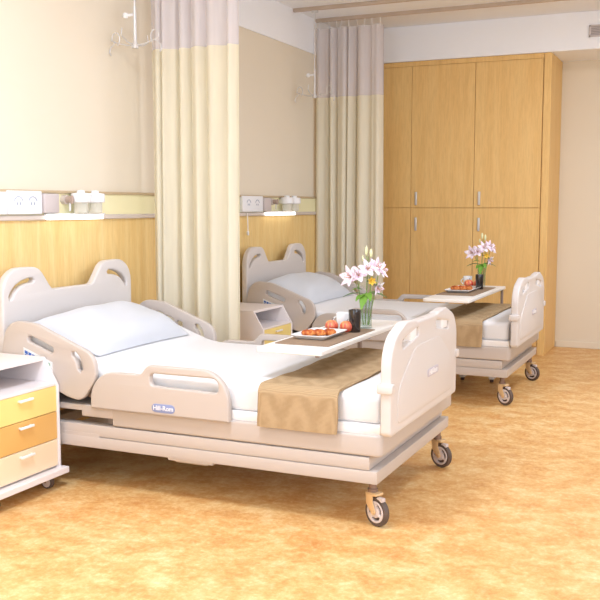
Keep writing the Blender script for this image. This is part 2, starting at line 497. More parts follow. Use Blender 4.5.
# ------------------------------------------------------------------ curtains
def curtain(y, x0, x1, zt, zb, zs, seed, label):
    rnd = random.Random(seed)
    root = thing('curtain', ((x0 + x1) / 2, y, zb), label, 'curtain')
    n = 170
    ph = [rnd.uniform(0, 6.28) for _ in range(4)]
    def prof(u, z):
        f = (zt - z) / (zt - zb)
        w = u + 0.030 * math.sin(2 * math.pi * 1.3 * u + ph[3]) + 0.018 * math.sin(2 * math.pi * 2.7 * u + ph[1])
        a = 0.030 * math.sin(2 * math.pi * 6.0 * w + ph[0]) + 0.016 * math.sin(2 * math.pi * 10.0 * w + ph[1]) + 0.02 * math.sin(2 * math.pi * 2.2 * u + ph[2])
        a *= 0.75 + 0.35 * f
        return V((x0 + (x1 - x0) * u + 0.010 * math.sin(2 * math.pi * 6.0 * w + ph[0] + 1.2) + 0.012 * f * math.sin(9 * u + ph[2]), y + a, z))
    def sheet(za, zb2, rows, th):
        fr, bk = [], []
        for j in range(rows + 1):
            z = za + (zb2 - za) * j / rows
            fr.append([prof(i / n, z) for i in range(n + 1)])
        b = bmesh.new()
        grid = [[b.verts.new(p) for p in r] for r in fr]
        faces = [b.faces.new((grid[j][i], grid[j][i + 1], grid[j + 1][i + 1], grid[j + 1][i])) for j in range(rows) for i in range(n)]
        bmesh.ops.recalc_face_normals(b, faces=b.faces[:])
        bmesh.ops.solidify(b, geom=b.faces[:], thickness=th)
        return b
    net = obj('net_panel', sheet(zt, zs, 6, 0.0012), M['net'], root, 80); net['label'] = 'lilac grey net strip along the curtain top'
    obj('cloth_panel', sheet(zs, zb, 20, 0.002), M['curtain'], root, 80)
    for k in range(9):
        u = (k + 0.5) / 9; p = prof(u, zt)
        b = NB(); tube([p + V((0, 0, -0.015)), p + V((0, 0, 0.01)), V((p.x, y, CEIL - 0.028))], 0.003, 6, b)
        obj('hook', b, M['white'], root)
curtain(4.95, 0.065, 0.705, 2.93, 0.34, 2.318, 3, 'cream curtain with lilac net top hanging between the two beds')
curtain(7.73, 0.035, 0.655, 2.93, 0.34, 2.325, 11, 'cream curtain with lilac net top hanging between the far bed and the wardrobe')

# ------------------------------------------------------------------ drip hangers on the ceiling rails
def drip_hanger(x, y, zb, r, label):
    root = thing('drip_hanger', (x, y, zb), label, 'drip hanger')
    b = NB(); cyl((x, y, CEIL - 0.04), (x, y, zb + 0.16), r * 0.62, 12, b); obj('upper_rod', b, M['steel'], root)
    b = NB(); cyl((x, y, zb + 0.235), (x, y, zb + 0.03), r, 14, b); obj('lower_rod', b, M['steel'], root)
    b = NB(); lathe([(0, -0.004), (r * 1.9, -0.004), (r * 1.9, 0.008), (r * 1.1, 0.035), (0, 0.04)], (x, y, zb), 16, b); obj('end_cap', b, M['steel'], root)
    b = NB(); cyl((x, y, zb + 0.19), (x - 0.05, y - 0.012, zb + 0.185), 0.008, 10, b)
    lathe([(0, -0.016), (0.012, -0.015), (0.018, 0), (0.012, 0.015), (0, 0.016)], (x - 0.055, y - 0.013, zb + 0.185), 12, b)
    obj('lock_knob', b, M['white'], root)
    for s in (-1, 1):
        ln = 0.165
        pts = [V((x, y, zb + 0.012)), V((x + s * 0.06, y, zb + 0.016)), V((x + s * ln * 0.8, y, zb + 0.035)), V((x + s * ln, y, zb + 0.05))]
        for k in range(9):
            a = math.pi * 1.35 * k / 8
            pts.append(V((x + s * (ln - 0.028 + 0.028 * math.cos(a)), y, zb + 0.055 + 0.04 * math.sin(a))))
        b = NB(); tube(pts, 0.0042, 8, b)
        tube([V((x + s * ln * 0.85, y, zb + 0.038)), V((x + s * (ln + 0.01), y, zb + 0.01)), V((x + s * (ln + 0.018), y, zb - 0.02)), V((x + s * (ln + 0.008), y, zb - 0.035))], 0.0042, 8, b)
        obj('hook', b, M['steel'], root)
    for s in (-1, 1):
        pts = [V((x, y, zb + 0.012)), V((x, y + s * 0.08, zb + 0.02)), V((x, y + s * 0.14, zb + 0.05)), V((x, y + s * 0.13, zb + 0.09))]
        b = NB(); tube(pts, 0.0042, 8, b); obj('hook', b, M['steel'], root)
    lathe_b = NB(); box((x - 0.03, y - 0.011, CEIL - 0.048), (x + 0.03, y + 0.011, CEIL - 0.031), 0.004, 2, lathe_b)
    obj('trolley', lathe_b, M['steel'], root)
drip_hanger(0.188, 4.64, 2.285, 0.011, 'steel drip hanger with hooks hanging above the nearest bed')
drip_hanger(0.215, 7.25, 2.270, 0.0095, 'steel drip hanger with hooks hanging above the far bed')

# ------------------------------------------------------------------ service band fittings
def plate_thing(name, lo, hi, m, label, cat, grp=None, bev=0.005):
    return tag(obj(name, box(lo, hi, bev, 2), m, None, origin=((lo[0] + hi[0]) / 2, (lo[1] + hi[1]) / 2, lo[2])), label, cat, grp)
def double_socket(y0, y1, where):
    root = thing('wall_socket', (0.022, (y0 + y1) / 2, 1.31), 'white double socket plate on the cream wall band ' + where, 'socket')
    obj('faceplate', box((0.022, y0, 1.309), (0.048, y1, 1.432), 0.005, 2), M['socket'], root)
    for k in (0.29, 0.71):
        yc = y0 + (y1 - y0) * k
        b = NB()
        for a0 in range(10):
            a = math.radians(20 + a0 * 14); a2 = math.radians(20 + a0 * 14 + 14)
            tube([(0.049, yc + 0.034 * math.cos(a), 1.368 + 0.034 * math.sin(a)), (0.049, yc + 0.034 * math.cos(a2), 1.368 + 0.034 * math.sin(a2))], 0.0022, 6, b)
        for s in (-0.012, 0.012): box((0.046, yc + s - 0.004, 1.358), (0.0495, yc + s + 0.004, 1.372), bm=b)
        obj('outlet', b, M['sockhole'], root)
    return root
def gas_valve(y, where):
    root = thing('gas_valve', (0.022, y, 1.39), 'small brownish gas outlet knob on the cream band ' + where, 'valve')
    b = NB(); cyl((0.022, y, 1.388), (0.05, y, 1.388), 0.026, 18, b); obj('collar', b, M['trimgrey'], root)
    b = NB(); cyl((0.045, y, 1.388), (0.085, y, 1.388), 0.019, 16, b); box((0.08, y - 0.006, 1.365), (0.092, y + 0.006, 1.41), 0.003, 2, b)
    obj('knob', b, M['knob'], root)
    b = NB(); cyl((0.07, y, 1.375), (0.07, y, 1.325), 0.006, 8, b); obj('outlet_pipe', b, M['steel'], root)
def gas_bottle(y, where):
    root = thing('suction_bottle', (0.03, y, 1.32), 'white wall-mounted suction bottle on the cream band ' + where, 'medical bottle')
    b = NB(); lathe([(0, 0), (0.05, 0), (0.056, 0.006), (0.056, 0.045), (0.05, 0.052), (0.022, 0.055), (0.022, 0.068), (0, 0.07)], (0.088, y, 1.372), 24, b); obj('lid', b, M['white'], root)
    b = NB(); lathe([(0, 0), (0.032, 0), (0.04, 0.006), (0.04, 0.062), (0, 0.064)], (0.088, y, 1.31), 24, b); obj('jar', b, M['frost'], root)
    b = NB(); box((0.022, y - 0.02, 1.375), (0.05, y + 0.02, 1.41), 0.004, 2, b); obj('bracket', b, M['white'], root)
def reading_light(y0, y1, where):
    root = thing('reading_light', (0.03, (y0 + y1) / 2, 1.27), 'lit white strip light under the wall band ' + where, 'light')
    obj('housing', box((0.030, y0 - 0.01, 1.303), (0.062, y1 + 0.01, 1.312), 0.002, 1), M['white'], root)
    t = obj('diffuser', box((0.032, y0, 1.277), (0.060, y1, 1.304), 0.005, 2), M['lamp'], root)
for dy, near in ((0.0, True), (2.61, False)):
    w = 'over the nearest bed' if near else 'over the far bed'
    if near:
        plate_thing('blank_plate', (0.022, 3.48, 1.309), (0.05, 3.675, 1.425), M['socket'], 'plain white plate left of the double socket over the nearest bed', 'wall plate')
        double_socket(3.685, 3.945, w)
    else:
        double_socket(6.25, 6.60, w)
    plate_thing('switch_box', (0.022, (3.955 if near else 6.61), 1.315), (0.058, (4.075 if near else 6.735), 1.42), M['boxgrey'], 'pale grey switch box beside the double socket ' + w, 'switch box')
    gas_valve(4.15 if near else 6.79, w)
    b1, b2 = (4.225, 4.355) if near else (6.965, 7.11)
    gas_bottle(b1, w + ', left of the pair'); gas_bottle(b2, w + ', right of the pair')
    reading_light(*((3.985, 4.475) if near else (6.66, 7.20)), w)
b = NB(); tube([(0.045, 6.33, 1.30), (0.05, 6.326, 1.25), (0.05, 6.33, 1.19), (0.05, 6.33, 1.155)], 0.004, 8, b)
lathe([(0, 0), (0.009, 0.004), (0.01, 0.03), (0.004, 0.036), (0, 0.036)], (0.05, 6.33, 1.125), 12, b)
tag(obj('pull_cord', b, M['white'], None, origin=(0.05, 6.33, 1.125)), 'thin white cord hanging on the maple panel beside the dividing curtain', 'cord')

# ------------------------------------------------------------------ hospital bed (built where the nearest bed stands)
YC = 4.06
bed = thing('hospital_bed', (1.15, YC, 0), 'nearest beige hospital bed with raised head section, left of the picture', 'bed', 'hospital beds')
Y0, Y1 = 3.50, 4.62
# base: low chassis, open at the head end
def u_plan(x1, d, w):
    return [(0.16, Y0 + d), (x1, Y0 + d), (x1, Y1 - d), (0.16, Y1 - d), (0.16, Y1 - w), (0.80, Y1 - w), (0.80, Y0 + w), (0.16, Y0 + w)]
b = slab([u_plan(2.12, 0.0, 0.06)], 'XY', 0.20, 0.2545, 0.003, 1)
box((0.16, Y0 + 0.05, 0.202), (0.24, Y1 - 0.05, 0.252), 0.003, 1, b)
obj('chassis', b, M['plastic'], bed)
b = slab([u_plan(2.085, 0.0012, 0.06)], 'XY', 0.2575, 0.3115, 0.003, 1)
box((0.78, Y0 + 0.01, 0.252), (2.07, Y1 - 0.01, 0.262), 0, 1, b)
for (a, c_) in ((Y0 + 0.0005, Y0 + 0.05), (Y1 - 0.05, Y1 - 0.0005)):
    box((0.162, a, 0.245), (0.72, c_, 0.27), 0, 1, b)
obj('chassis_cover', b, M['plastic'], bed)
b = NB(); box((1.10, Y0 + 0.004, 0.188), (1.337, Y0 + 0.13, 0.203), 0.003, 1, b); box((1.13, Y0 + 0.02, 0.178), (1.30, Y0 + 0.10, 0.19), 0.003, 1, b)
obj('foot_pedal', b, M['plastic'], bed)
b = NB()
cyl((0.50, 4.34, 0.215), (0.50, 4.34, 0.40), 0.04, 16, b)
box((0.46, 4.30, 0.205), (0.84, 4.38, 0.235), 0.004, 1, b)
obj('lift_column', b, M['darkframe'], bed)
# deck: side profile with stepped head end, rounded corners in plan at the foot
def deck_rings():
    b = NB()
    def plan(x0, x1, r, d=0.0):
        return fillet([(x0, Y0 + d, 0.005), (x1, Y0 + d, r), (x1, Y1 - d, r), (x0, Y1 - d, 0.005)])
    join(b, slab([plan(0.80, 2.14, 0.03)], 'XY', 0.315, 0.408, 0.012, 3))
    join(b, slab([plan(0.62, 0.84, 0.004, 0.0012)], 'XY', 0.350, 0.407, 0.006, 3))
    join(b, slab([plan(0.16, 0.66, 0.004, 0.0024)], 'XY', 0.376, 0.406, 0.006, 3))
    return b
obj('deck', deck_rings(), M['plastic'], bed, 40)
led = obj('mattress_tray', box((0.72, Y0 + 0.016, 0.404), (2.128, Y1 - 0.016, 0.447), 0.005, 2), M['ledge'], bed); led['label'] = 'white tray under the mattress'
# backrest pan under the raised head section
ANG = math.radians(20.0); PX = 0.72
def incl(x, z):          # x,z in the flat mattress -> raised head position
    if x >= PX: return x, z
    d = PX - x; h = z - 0.447
    return PX - d * math.cos(ANG) + 0 - h * math.sin(ANG) * -1 * 0 + h * math.sin(ANG), 0.447 + d * math.sin(ANG) + h * math.cos(ANG)
b = NB()
r = []
for y in (Y0 + 0.035, Y1 - 0.035):
    r.append([V((*(lambda q: (q[0], y, q[1]))(incl(x, z)),)) for (x, z) in ((0.72, 0.41), (0.19, 0.41), (0.19, 0.445), (0.72, 0.445))])
loft(r, True, b)
obj('backrest_pan', b, M['darkframe'], bed, None)
# mattress
def rrect(y0, y1, z0, z1, r, n=5):
    return fillet([(y0, z0, r * 0.6), (y1, z0, r * 0.6), (y1, z1, r), (y0, z1, r)], n)
rings = []
MY0, MY1, MZ0, MZ1 = Y0 + 0.03, Y1 - 0.03, 0.447, 0.574
stations = [(2.118, 0.020), (2.116, 0.010), (2.110, 0.003), (2.10, 0.0)] + [(2.1 - 0.06 * k, 0.0) for k in range(1, 31)] + [(0.225, 0.0), (0.215, 0.006), (0.212, 0.016)]
for (x, ins) in stations:
    ring = []
    for (y, z) in rrect(MY0 + ins, MY1 - ins, MZ0 + ins * 0.5, MZ1 - ins, 0.035):
        bend = max(0.0, min(1.0, (PX + 0.10 - x) / 0.20))
        if x >= PX + 0.10: X, Z = x, z
        else:
            a = ANG * bend * (1.0 if x < PX - 0.10 else 1.0)
            if x > PX - 0.10:        # arc of the bend
                t = (PX + 0.10 - x) / 0.20; th = ANG * t; R = 0.20 / ANG
                h = z - MZ0; cxx, czz = PX + 0.10, MZ0 + R
                X = cxx - (R - h) * math.sin(th); Z = czz - (R - h) * math.cos(th)
            else:
                R = 0.20 / ANG; h = z - MZ0
                ex = PX + 0.10 - (R - h) * math.sin(ANG); ez = MZ0 + R - (R - h) * math.cos(ANG)
                d = PX - 0.10 - x
                X = ex - d * math.cos(ANG); Z = ez + d * math.sin(ANG)
        ring.append(V((X, y, Z)))
    rings.append(ring)
obj('mattress', loft(rings), M['sheet'], bed, 50)
def mattress_top(x):     # surface height along the bed
    if x > 0.82: return MZ1
    return MZ1 + max(0, 0.70 - x) * math.tan(ANG)
# headboard with two ears
c = YC
ho = fillet([(c - .552, .41, .02), (c - .552, 1.045, .155), (c - .275, 1.038, .10), (c - .175, .914, .05), (c + .175, .914, .05), (c + .275, 1.038, .10), (c + .552, 1.045, .155), (c + .552, .41, .02)])
def ear(s):
    return arcslot([(c + s * (.495 - .0), .892), (c + s * .478, .918), (c + s * .45, .942), (c + s * .41, .960), (c + s * .365, .970), (c + s * .325, .972)], .013)
obj('headboard', slab([ho, ear(-1), ear(1)], 'YZ', .105, .15, .010, 3), M['plastic_light'], bed, 40)
# footboard
c = YC - 0.088
fo = fillet([(c - .515, .415, .025), (c - .515, .805, .18), (c - .31, .870, .12), (c - .175, .860, .03), (c - .155, .853, .04), (c + .155, .8532, .04), (c + .175, .8602, .03), (c + .31, .8702, .12), (c + .515, .805, .18), (c + .515, .415, .025)], 9)
def grip(s):
    return fillet([(c + s * .365, .758, .012), (c + s * .135, .790, .012), (c + s * .135, .829, .012), (c + s * .365, .797, .012)], 4)
fb = obj('footboard', slab([fo, grip(-1), grip(1)], 'YZ', 2.146, 2.192, .009, 3), M['plastic_light'], bed, 40)
arch = fillet([(c - .43, .455, .03), (c - .43, .60, .12), (c - .19, .748, .2), (c + .19, .748, .2), (c + .43, .60, .12), (c + .43, .455, .03)], 8)
obj('raised_panel', slab([arch], 'YZ', 2.188, 2.196, .0035, 2), M['plastic_light'], fb, 40)
for s in (-1, 1):
    b = NB(); box((2.134, c + s * .510 - .022, .596), (2.203, c + s * .510 + .022, .636), .008, 2, b)
    obj('corner_bumper', b, M['plastic_light'], fb)
    b = NB(); lo_, hi_ = sorted((c + s * .16, c + s * .25)); 
    if s > 0: lo_, hi_ = c + .25, c + .35
    else: lo_, hi_ = c - .24, c - .15
    box((2.154, lo_, .768), (2.186, hi_, .832), .006, 2, b)
    obj('grip_insert', b, M['white'], fb)
def badge(bm_plate, txt, mapper, mats, parent, label):
    join(bm_plate, txt, 1)
    o = obj('badge', bm_plate, mats, parent, 40); o['label'] = label; return o
b = slab([fillet([(c - .012 + .0, .580, .012), (c + .16, .580, .012), (c + .16, .616, .012), (c - .012, .616, .012)], 4)], 'YZ', 2.195, 2.199, .001, 1)
t = text_bm('Hill-Rom', .036)
for v in t.verts: v.co = V((2.1995 + v.co.z, c + .074 + v.co.x, .598 + v.co.y))
badge(b, t, None, [M['badgegrey'], M['white']], fb, 'small lilac maker badge')
# side rails
def rails(side):
    # side -1: near side, +1: far side
    ya, yb = (Y0 - 0.026, Y0 + 0.008) if side < 0 else (Y1 - 0.008, Y1 + 0.026)
    fr = fillet([(.695, .400, .004), (.690, .582, .15), (.975, .580, .035), (1.015, .628, .04), (1.437, .628, .14), (1.437, .400, .006)], 9)
    sl = fillet([(1.030, .534, .02), (1.028, .592, .02), (1.385, .592, .07), (1.385, .527, .02)], 6)
    fr_o = obj('side_rail', slab([fr, sl], 'XZ', ya, yb, .008, 3), M['plastic'], bed, 40)
    ys = ya if side < 0 else yb
    bb = slab([capsule(1.058, .4345, 1.142, .4345, .020)], 'XZ', ys - .002, ys + .002, .0008, 1)
    t = text_bm('Hill-Rom', .030)
    for v in t.verts:
        v.co = V((1.100 + v.co.x, ys - .0022 - v.co.z, .435 + v.co.y)) if side < 0 else V((1.100 - v.co.x, ys + .0022 + v.co.z, .435 + v.co.y))
    badge(bb, t, None, [M['blue'], M['white']], fr_o, 'blue maker badge with white lettering')
    ya, yb = (Y0 - 0.022, Y0 + 0.008) if side < 0 else (Y1 - 0.008, Y1 + 0.022)
    hr = fillet([(.150, .600, .05), (.195, .800, .12), (.375, .785, .16), (.715, .655, .09), (.728, .545, .10), (.640, .425, .09), (.560, .440, .06)], 9)
    s1 = capsule(.340, .708, .462, .664, .017)
    s2 = arcslot([(.598, .652), (.612, .640), (.624, .622), (.632, .602), (.634, .580)], .015)
    if side > 0:
        s1s = [capsule(.336, .711, .356, .704, .017), capsule(.398, .688, .430, .676, .015), capsule(.478, .659, .488, .655, .017)]
    else: s1s = [s1]
    hr_o = obj('side_rail', slab([hr] + s1s + [s2], 'XZ', ya, yb, .008, 3), M['plastic'], bed, 40)
    if side < 0:
        ys = ya
        def at(u, w):      # tilted pad axes
            return (.300 + u * math.cos(ANG) - w * math.sin(ANG) * -1 * 0, .660 - u * math.sin(ANG) + w)
        def tilt_box(u0, u1, w0, w1, th, bm, mi):
            ringA = [V((at(u, w)[0], ys + .002, at(u, w)[1])) for (u, w) in ((u0, w0), (u1, w0), (u1, w1), (u0, w1))]
            ringB = [p + V((0, -.002 - th, 0)) for p in ringA]
            loft([ringA, ringB], True, bm, mi)
        bm_ = NB(); tilt_box(0, .185, -.040, .006, .003, bm_, 0)
        for k in range(3):
            for j in range(2):
                tilt_box(.010 + k * .024, .028 + k * .024, -.018 - j * .018, -.004 - j * .018, .005, bm_, 1)
        for k in range(3):
            for j in range(2):
                tilt_box(.105 + k * .024, .123 + k * .024, -.018 - j * .018, -.004 - j * .018, .005, bm_, 2)
        o = obj('control_panel', bm_, [M['ctrl'], M['ctrlblue'], M['ctrlgreen']], hr_o, None); o['label'] = 'control pad with blue and green buttons'
    b = NB()
    yy = Y0 + 0.014 if side < 0 else Y1 - 0.014
    box((.90, yy - .012, .33), (1.26, yy + .012, .42), .004, 1, b)
    obj('rail_mount', b, M['darkframe'], bed)
rails(-1); rails(1)
# casters
def caster(cx_, cy_, ang):
    d = V((math.cos(ang), math.sin(ang), 0)); n = V((d.y, -d.x, 0)); up = V((0, 0, 1)); Rw = .0625
    o = V((cx_, cy_, Rw))
    def loc(p): return o + d * p[0] + up * p[1] + n * p[2]
    # fork (part) > wheel, hub, collar (sub-parts)
    b = NB()
    for s in (-1, 1):
        pl = slab([fillet([(-.048, .078, .008), (-.006, .078, .008), (-.008, .045, .02), (.010, .004, .008), (.006, -.010, .008), (-.010, -.010, .008), (-.044, .03, .02)], 4)], 'XY', s * .021 - .003, s * .021 + .003, .0015, 1)
        for v in pl.verts: v.co = loc(v.co)
        join(b, pl)
    top = NB(); box((-.05, .070, -.024), (.014, .082, .024), .004, 2, top)
    for v in top.verts: v.co = loc(v.co)
    join(b, top)
    cyl(loc((0, 0, -.028)), loc((0, 0, .028)), .008, 12, b)
    f = obj('caster', b, M['fork'], bed, 40)
    b = NB(); ring = []
    for k in range(41):
        pass
    prof = [(.046, -.013), (.058, -.014), (.0625, -.008), (.0625, .008), (.058, .014), (.046, .013)]
    rr = []
    for k in range(40):
        a = 2 * math.pi * k / 40
        rr.append([loc((q[0] * math.cos(a), q[0] * math.sin(a), q[1])) for q in prof])
    rr.append(rr[0]); loft(rr, False, b)
    bmesh.ops.remove_doubles(b, verts=b.verts[:], dist=1e-5)
    cyl(loc((0, 0, -.004)), loc((0, 0, .004)), .050, 32, b)  # dark disc put in behind the hub slots as their shade
    w = obj('wheel', b, M['tyre'], f, 40); w['label'] = 'dark grey rubber tyre'
    circ = [(.0475 * math.cos(2 * math.pi * k / 36), .0475 * math.sin(2 * math.pi * k / 36)) for k in range(36)]
    holes = []
    for a0 in (-80, 30, 150):
        holes.append(arcslot([(.031 * math.cos(math.radians(a0 + t)), .031 * math.sin(math.radians(a0 + t))) for t in range(-36, 37, 9)], .0062))
    pl = slab([circ] + holes, 'XY', -.016, .016, .003, 2)
    for v in pl.verts: v.co = loc(v.co)
    h = obj('wheel_hub', pl, M['hub'], f, 40); h['label'] = 'pale slotted hub'
    b = NB(); s0 = o + d * -.028
    cyl((s0.x, s0.y, .142), (s0.x, s0.y, .203), .017, 16, b)
    cyl((s0.x, s0.y, .140), (s0.x, s0.y, .158), .022, 16, b)
    h = obj('swivel_collar', b, M['stem'], f, 40)
    b = NB(); br = NB(); box((.004, .045, -.012), (.038, .066, .012), .005, 2, br)
    for v in br.verts: v.co = loc(v.co)
    join(b, br); h = obj('brake_lever', b, M['hub'], f, 40)
A0 = math.atan2(-.43, .90)
caster(2.098, 3.572, A0); caster(2.106, 4.546, A0 + .05); caster(.33, 3.575, A0 + .3); caster(.33, 4.545, A0 - .2)

bed2 = copy_tree(bed)
bed2.location = (1.15, YC + 2.61, 0)
bed2['label'] = 'far beige hospital bed with raised head section, standing in front of the wardrobe'

# pillows
def pillow(yc, label, z_off=0.0):
    b = bmesh.new(); nx, ny = 26, 44
    L, W = 0.43, 0.86
    def surf(sgn):
        g = []
        for i in range(nx + 1):
            row = []
            for j in range(ny + 1):
                u = -1 + 2 * i / nx; v = -1 + 2 * j / ny
                e = max(0.0, (1 - abs(u) ** 2.6)) ** 0.55 * max(0.0, (1 - abs(v) ** 3.0)) ** 0.55
                pin = 1 - 0.05 * (1 - abs(v) ** 2) * abs(u) ** 3
                pv = 1 - 0.04 * (1 - abs(u) ** 2) * abs(v) ** 3
                h = (0.105 if sgn > 0 else -0.018) * e
                if sgn > 0: h += 0.006 * math.sin(5 * u + 2 * v + yc) * e + 0.004 * math.sin(9 * v + 3 * u) * e
                row.append(V((u * L / 2 * pin, v * W / 2 * pv, 0.024 + h)))
            g.append(row)
        return g
    for sgn in (1, -1):
        g = surf(sgn); vs = [[b.verts.new(p) for p in r] for r in g]
        for i in range(nx):
            for j in range(ny): b.faces.new((vs[i][j], vs[i + 1][j], vs[i + 1][j + 1], vs[i][j + 1]))
    bmesh.ops.remove_doubles(b, verts=b.verts[:], dist=1e-4)
    xc = 0.425; zc = mattress_top(xc) - 0.002
    R = Matrix.Rotation(ANG, 4, 'Y')
    for v in b.verts: v.co = R @ v.co + V((xc, yc, zc))
    o = obj('pillow', b, M['pillow'], None, 60, origin=(xc, yc, zc))
    tag(o, label, 'pillow', 'white pillows')
pillow(4.05, 'white pillow on the raised head of the nearest bed')
pillow(6.66, 'white pillow on the raised head of the far bed')

# folded tan throws across the foot ends
def throw(yc, label):
    x0, x1 = 1.58, 1.95
    h = 0.575; zt = MZ1
    def path(off):
        a = yc - h - off; c_ = yc + h + off; z = zt + off
        return fillet([(a, 0.402), (a, z, 0.035 + off), (c_, z, 0.035 + off), (c_, 0.402)], 8)
    outer = path(0.014)[:-0 or None]; inner = path(0.002)
    # dense the straight runs for a little ripple
    def dense(p):
        q = []
        for A, B in zip(p, p[1:]):
            n = max(1, int((V(B) - V(A)).length / 0.03))
            for k in range(n): q.append((A[0] + (B[0] - A[0]) * k / n, A[1] + (B[1] - A[1]) * k / n))
        q.append(p[-1]); return q
    O_, I_ = path(0.014), path(0.002)
    nO = dense(O_)
    # match inner by same parameter
    def dense_like(p, ref):
        q = []
        for (A, B), (C_, D) in zip(zip(p, p[1:]), zip(ref, ref[1:])):
            n = max(1, int((V(D) - V(C_)).length / 0.03))
            for k in range(n): q.append((A[0] + (B[0] - A[0]) * k / n, A[1] + (B[1] - A[1]) * k / n))
        q.append(p[-1]); return q
    nI = dense_like(I_, O_)
    prof = nO + nI[::-1]
    rings = []
    N = 16
    for k in range(N + 1):
        x = x0 + (x1 - x0) * k / N
        e = 0.004 if k in (0, N) else 0.0
        ring = []
        for i, (y, z) in enumerate(prof):
            out = i < len(nO)
            rip = 0.0018 * math.sin(x * 40 + y * 9) + 0.0015 * math.sin(y * 30 + z * 25)
            dz = (rip - e) if out else 0
            flat = z > zt - 0.02
            xx = x + (0.004 * math.sin(y * 12 + z * 20) if k in (0, N) else 0)
            ring.append(V((xx, y + (0 if flat else (-dz if y < yc else dz)), z + (dz if flat else 0))))
        rings.append(ring)
    o = obj('throw_blanket', loft(rings), M['tan_weave'], None, 50, origin=((x0 + x1) / 2, yc, zt))
    tag(o, label, 'blanket', 'tan throw blankets')
throw(4.06, 'tan woven throw folded across the foot of the nearest bed')
throw(6.67, 'tan woven throw folded across the foot of the far bed')

# ------------------------------------------------------------------ overbed tables
def overbed_table(x0, x1, y0, y1, zb, label):
    root = thing('overbed_table', ((x0 + x1) / 2, y1 - .03, 0), label, 'table', 'overbed tables')
    top = slab([fillet([(x0, y0, .015), (x1, y0, .015), (x1, y1, .015), (x0, y1, .015)], 5)], 'XY', zb, zb + .022, .004, 2)
    obj('tabletop', top, M['table'], root, 40)
    for x in (x0 + .07, x1 - .025):
        b = NB(); box((x - .009, y1 - .045, .06), (x + .009, y1 - .012, zb + .002), .004, 2, b)
        o = obj('post', b, M['darkframe'], root)
    b = NB(); box((x0 + .05, y1 - .044, .32), (x1 - .02, y1 - .014, .36), .004, 1, b); obj('crossbar', b, M['darkframe'], root)
    for x in (x0 + .07, x1 - .025):
        b = NB(); box((x - .02, y1 - .36, .025), (x + .02, y1 + .10, .065), .006, 2, b); fo_ = obj('foot', b, M['table'], root)
        for yy in (y1 - .33, y1 + .07):
            b = NB(); cyl((x - .012, yy, .0185), (x + .012, yy, .0185), .018, 14, b); obj('wheel', b, M['tyre'], fo_)
    b = NB(); cyl((x1 - .03, y0 + .03, zb - .010), (x1 - .03, y0 + .03, zb + .002), .010, 12, b); o = obj('stop_bolt', b, M['darkframe'], root)
    return zb + .022
T1 = overbed_table(1.495, 1.815, 3.625, 4.80, .700, 'white overbed table bridging the nearest bed, carrying a breakfast tray')
T2 = overbed_table(1.535, 1.860, 6.08, 7.29, .697, 'white overbed table bridging the far bed, carrying a breakfast tray')

def place_mat(x0, x1, y0, y1, z, w):
    o = obj('place_mat', slab([fillet([(x0, y0, .008), (x1, y0, .008), (x1, y1, .008), (x0, y1, .008)], 3)], 'XY', z, z + .004, .001, 1), M['mat'], None, 40, origin=((x0 + x1) / 2, (y0 + y1) / 2, z))
    tag(o, 'dark brown place mat under the white plate on the ' + w, 'place mat', 'place mats')
def plate(xc, yc, a, l, z, w):
    b = NB(); rings = []
    def rect(hx, hy, r, zz): return [V((xc + p[0], yc + p[1], zz)) for p in fillet([(-hx, -hy, r), (hx, -hy, r), (hx, hy, r), (-hx, hy, r)], 5)]
    hx, hy = a / 2, l / 2
    rings = [rect(hx * .72, hy * .80, .012, z), rect(hx * .78, hy * .85, .014, z + .003), rect(hx, hy, .016, z + .019), rect(hx, hy, .016, z + .022), rect(hx * .97, hy * .975, .015, z + .022), rect(hx * .76, hy * .83, .013, z + .008), rect(hx * .70, hy * .78, .012, z + .006)]
    loft(rings, True, b)
    o = obj('plate', b, M['plate'], None, 40, origin=(xc, yc, z))
    tag(o, 'white oblong china plate with rolls on the ' + w, 'plate', 'breakfast plates')
def roll(x, y, z, r, a, w, which, seed):
    b = bmesh.new(); bmesh.ops.create_uvsphere(b, u_segments=20, v_segments=12, radius=1)
    for v in b.verts:
        p = v.co; k = 1 + .05 * math.sin(7 * p.x + seed) + .04 * math.sin(9 * p.y + 2 * seed)
        q = V((p.x * r * 1.25 * k, p.y * r * .85 * k, max(p.z, -.75) * r * .62 * k))
        if q.z > 0: q.z -= .12 * r * math.exp(-(q.x / (r * .15)) ** 2)
        v.co = Matrix.Rotation(a, 3, 'Z') @ q + V((x, y, z + .75 * r * .62 * 1.06))
    o = obj('bread_roll', b, M['bread'], None, 60, origin=(x, y, z))
    tag(o, which + ' golden-brown bread roll on the plate of the ' + w, 'bread roll', 'bread rolls')
def apple(x, y, z, r, w, which, rot):
    root = thing('apple', (x, y, z), which + ' red and yellow apple behind the plate on the ' + w, 'apple', 'apples')
    prof = []
    for k in range(25):
        t = math.pi * k / 24; rr = math.sin(t) * (1 + .06 * math.cos(t)); zz = -math.cos(t)
        zz = zz * .9 - (.22 * math.exp(-(rr / .28) ** 2) if zz > 0 else -.10 * math.exp(-(rr / .22) ** 2))
        prof.append((rr * r, zz * r + .86 * r))
    b = lathe(prof, (x, y, z), 28)
    zmin = min(v.co.z for v in b.verts)
    for v in b.verts: v.co.z += z - zmin
    obj('flesh', b, M['apple'], root, 60)
    b = NB(); tube([(x, y, z + r * 1.40), (x + .003, y, z + r * 1.72), (x + .009, y + .003, z + r * 1.95)], .0016, 6, b); obj('stalk', b, M['brown'], root)
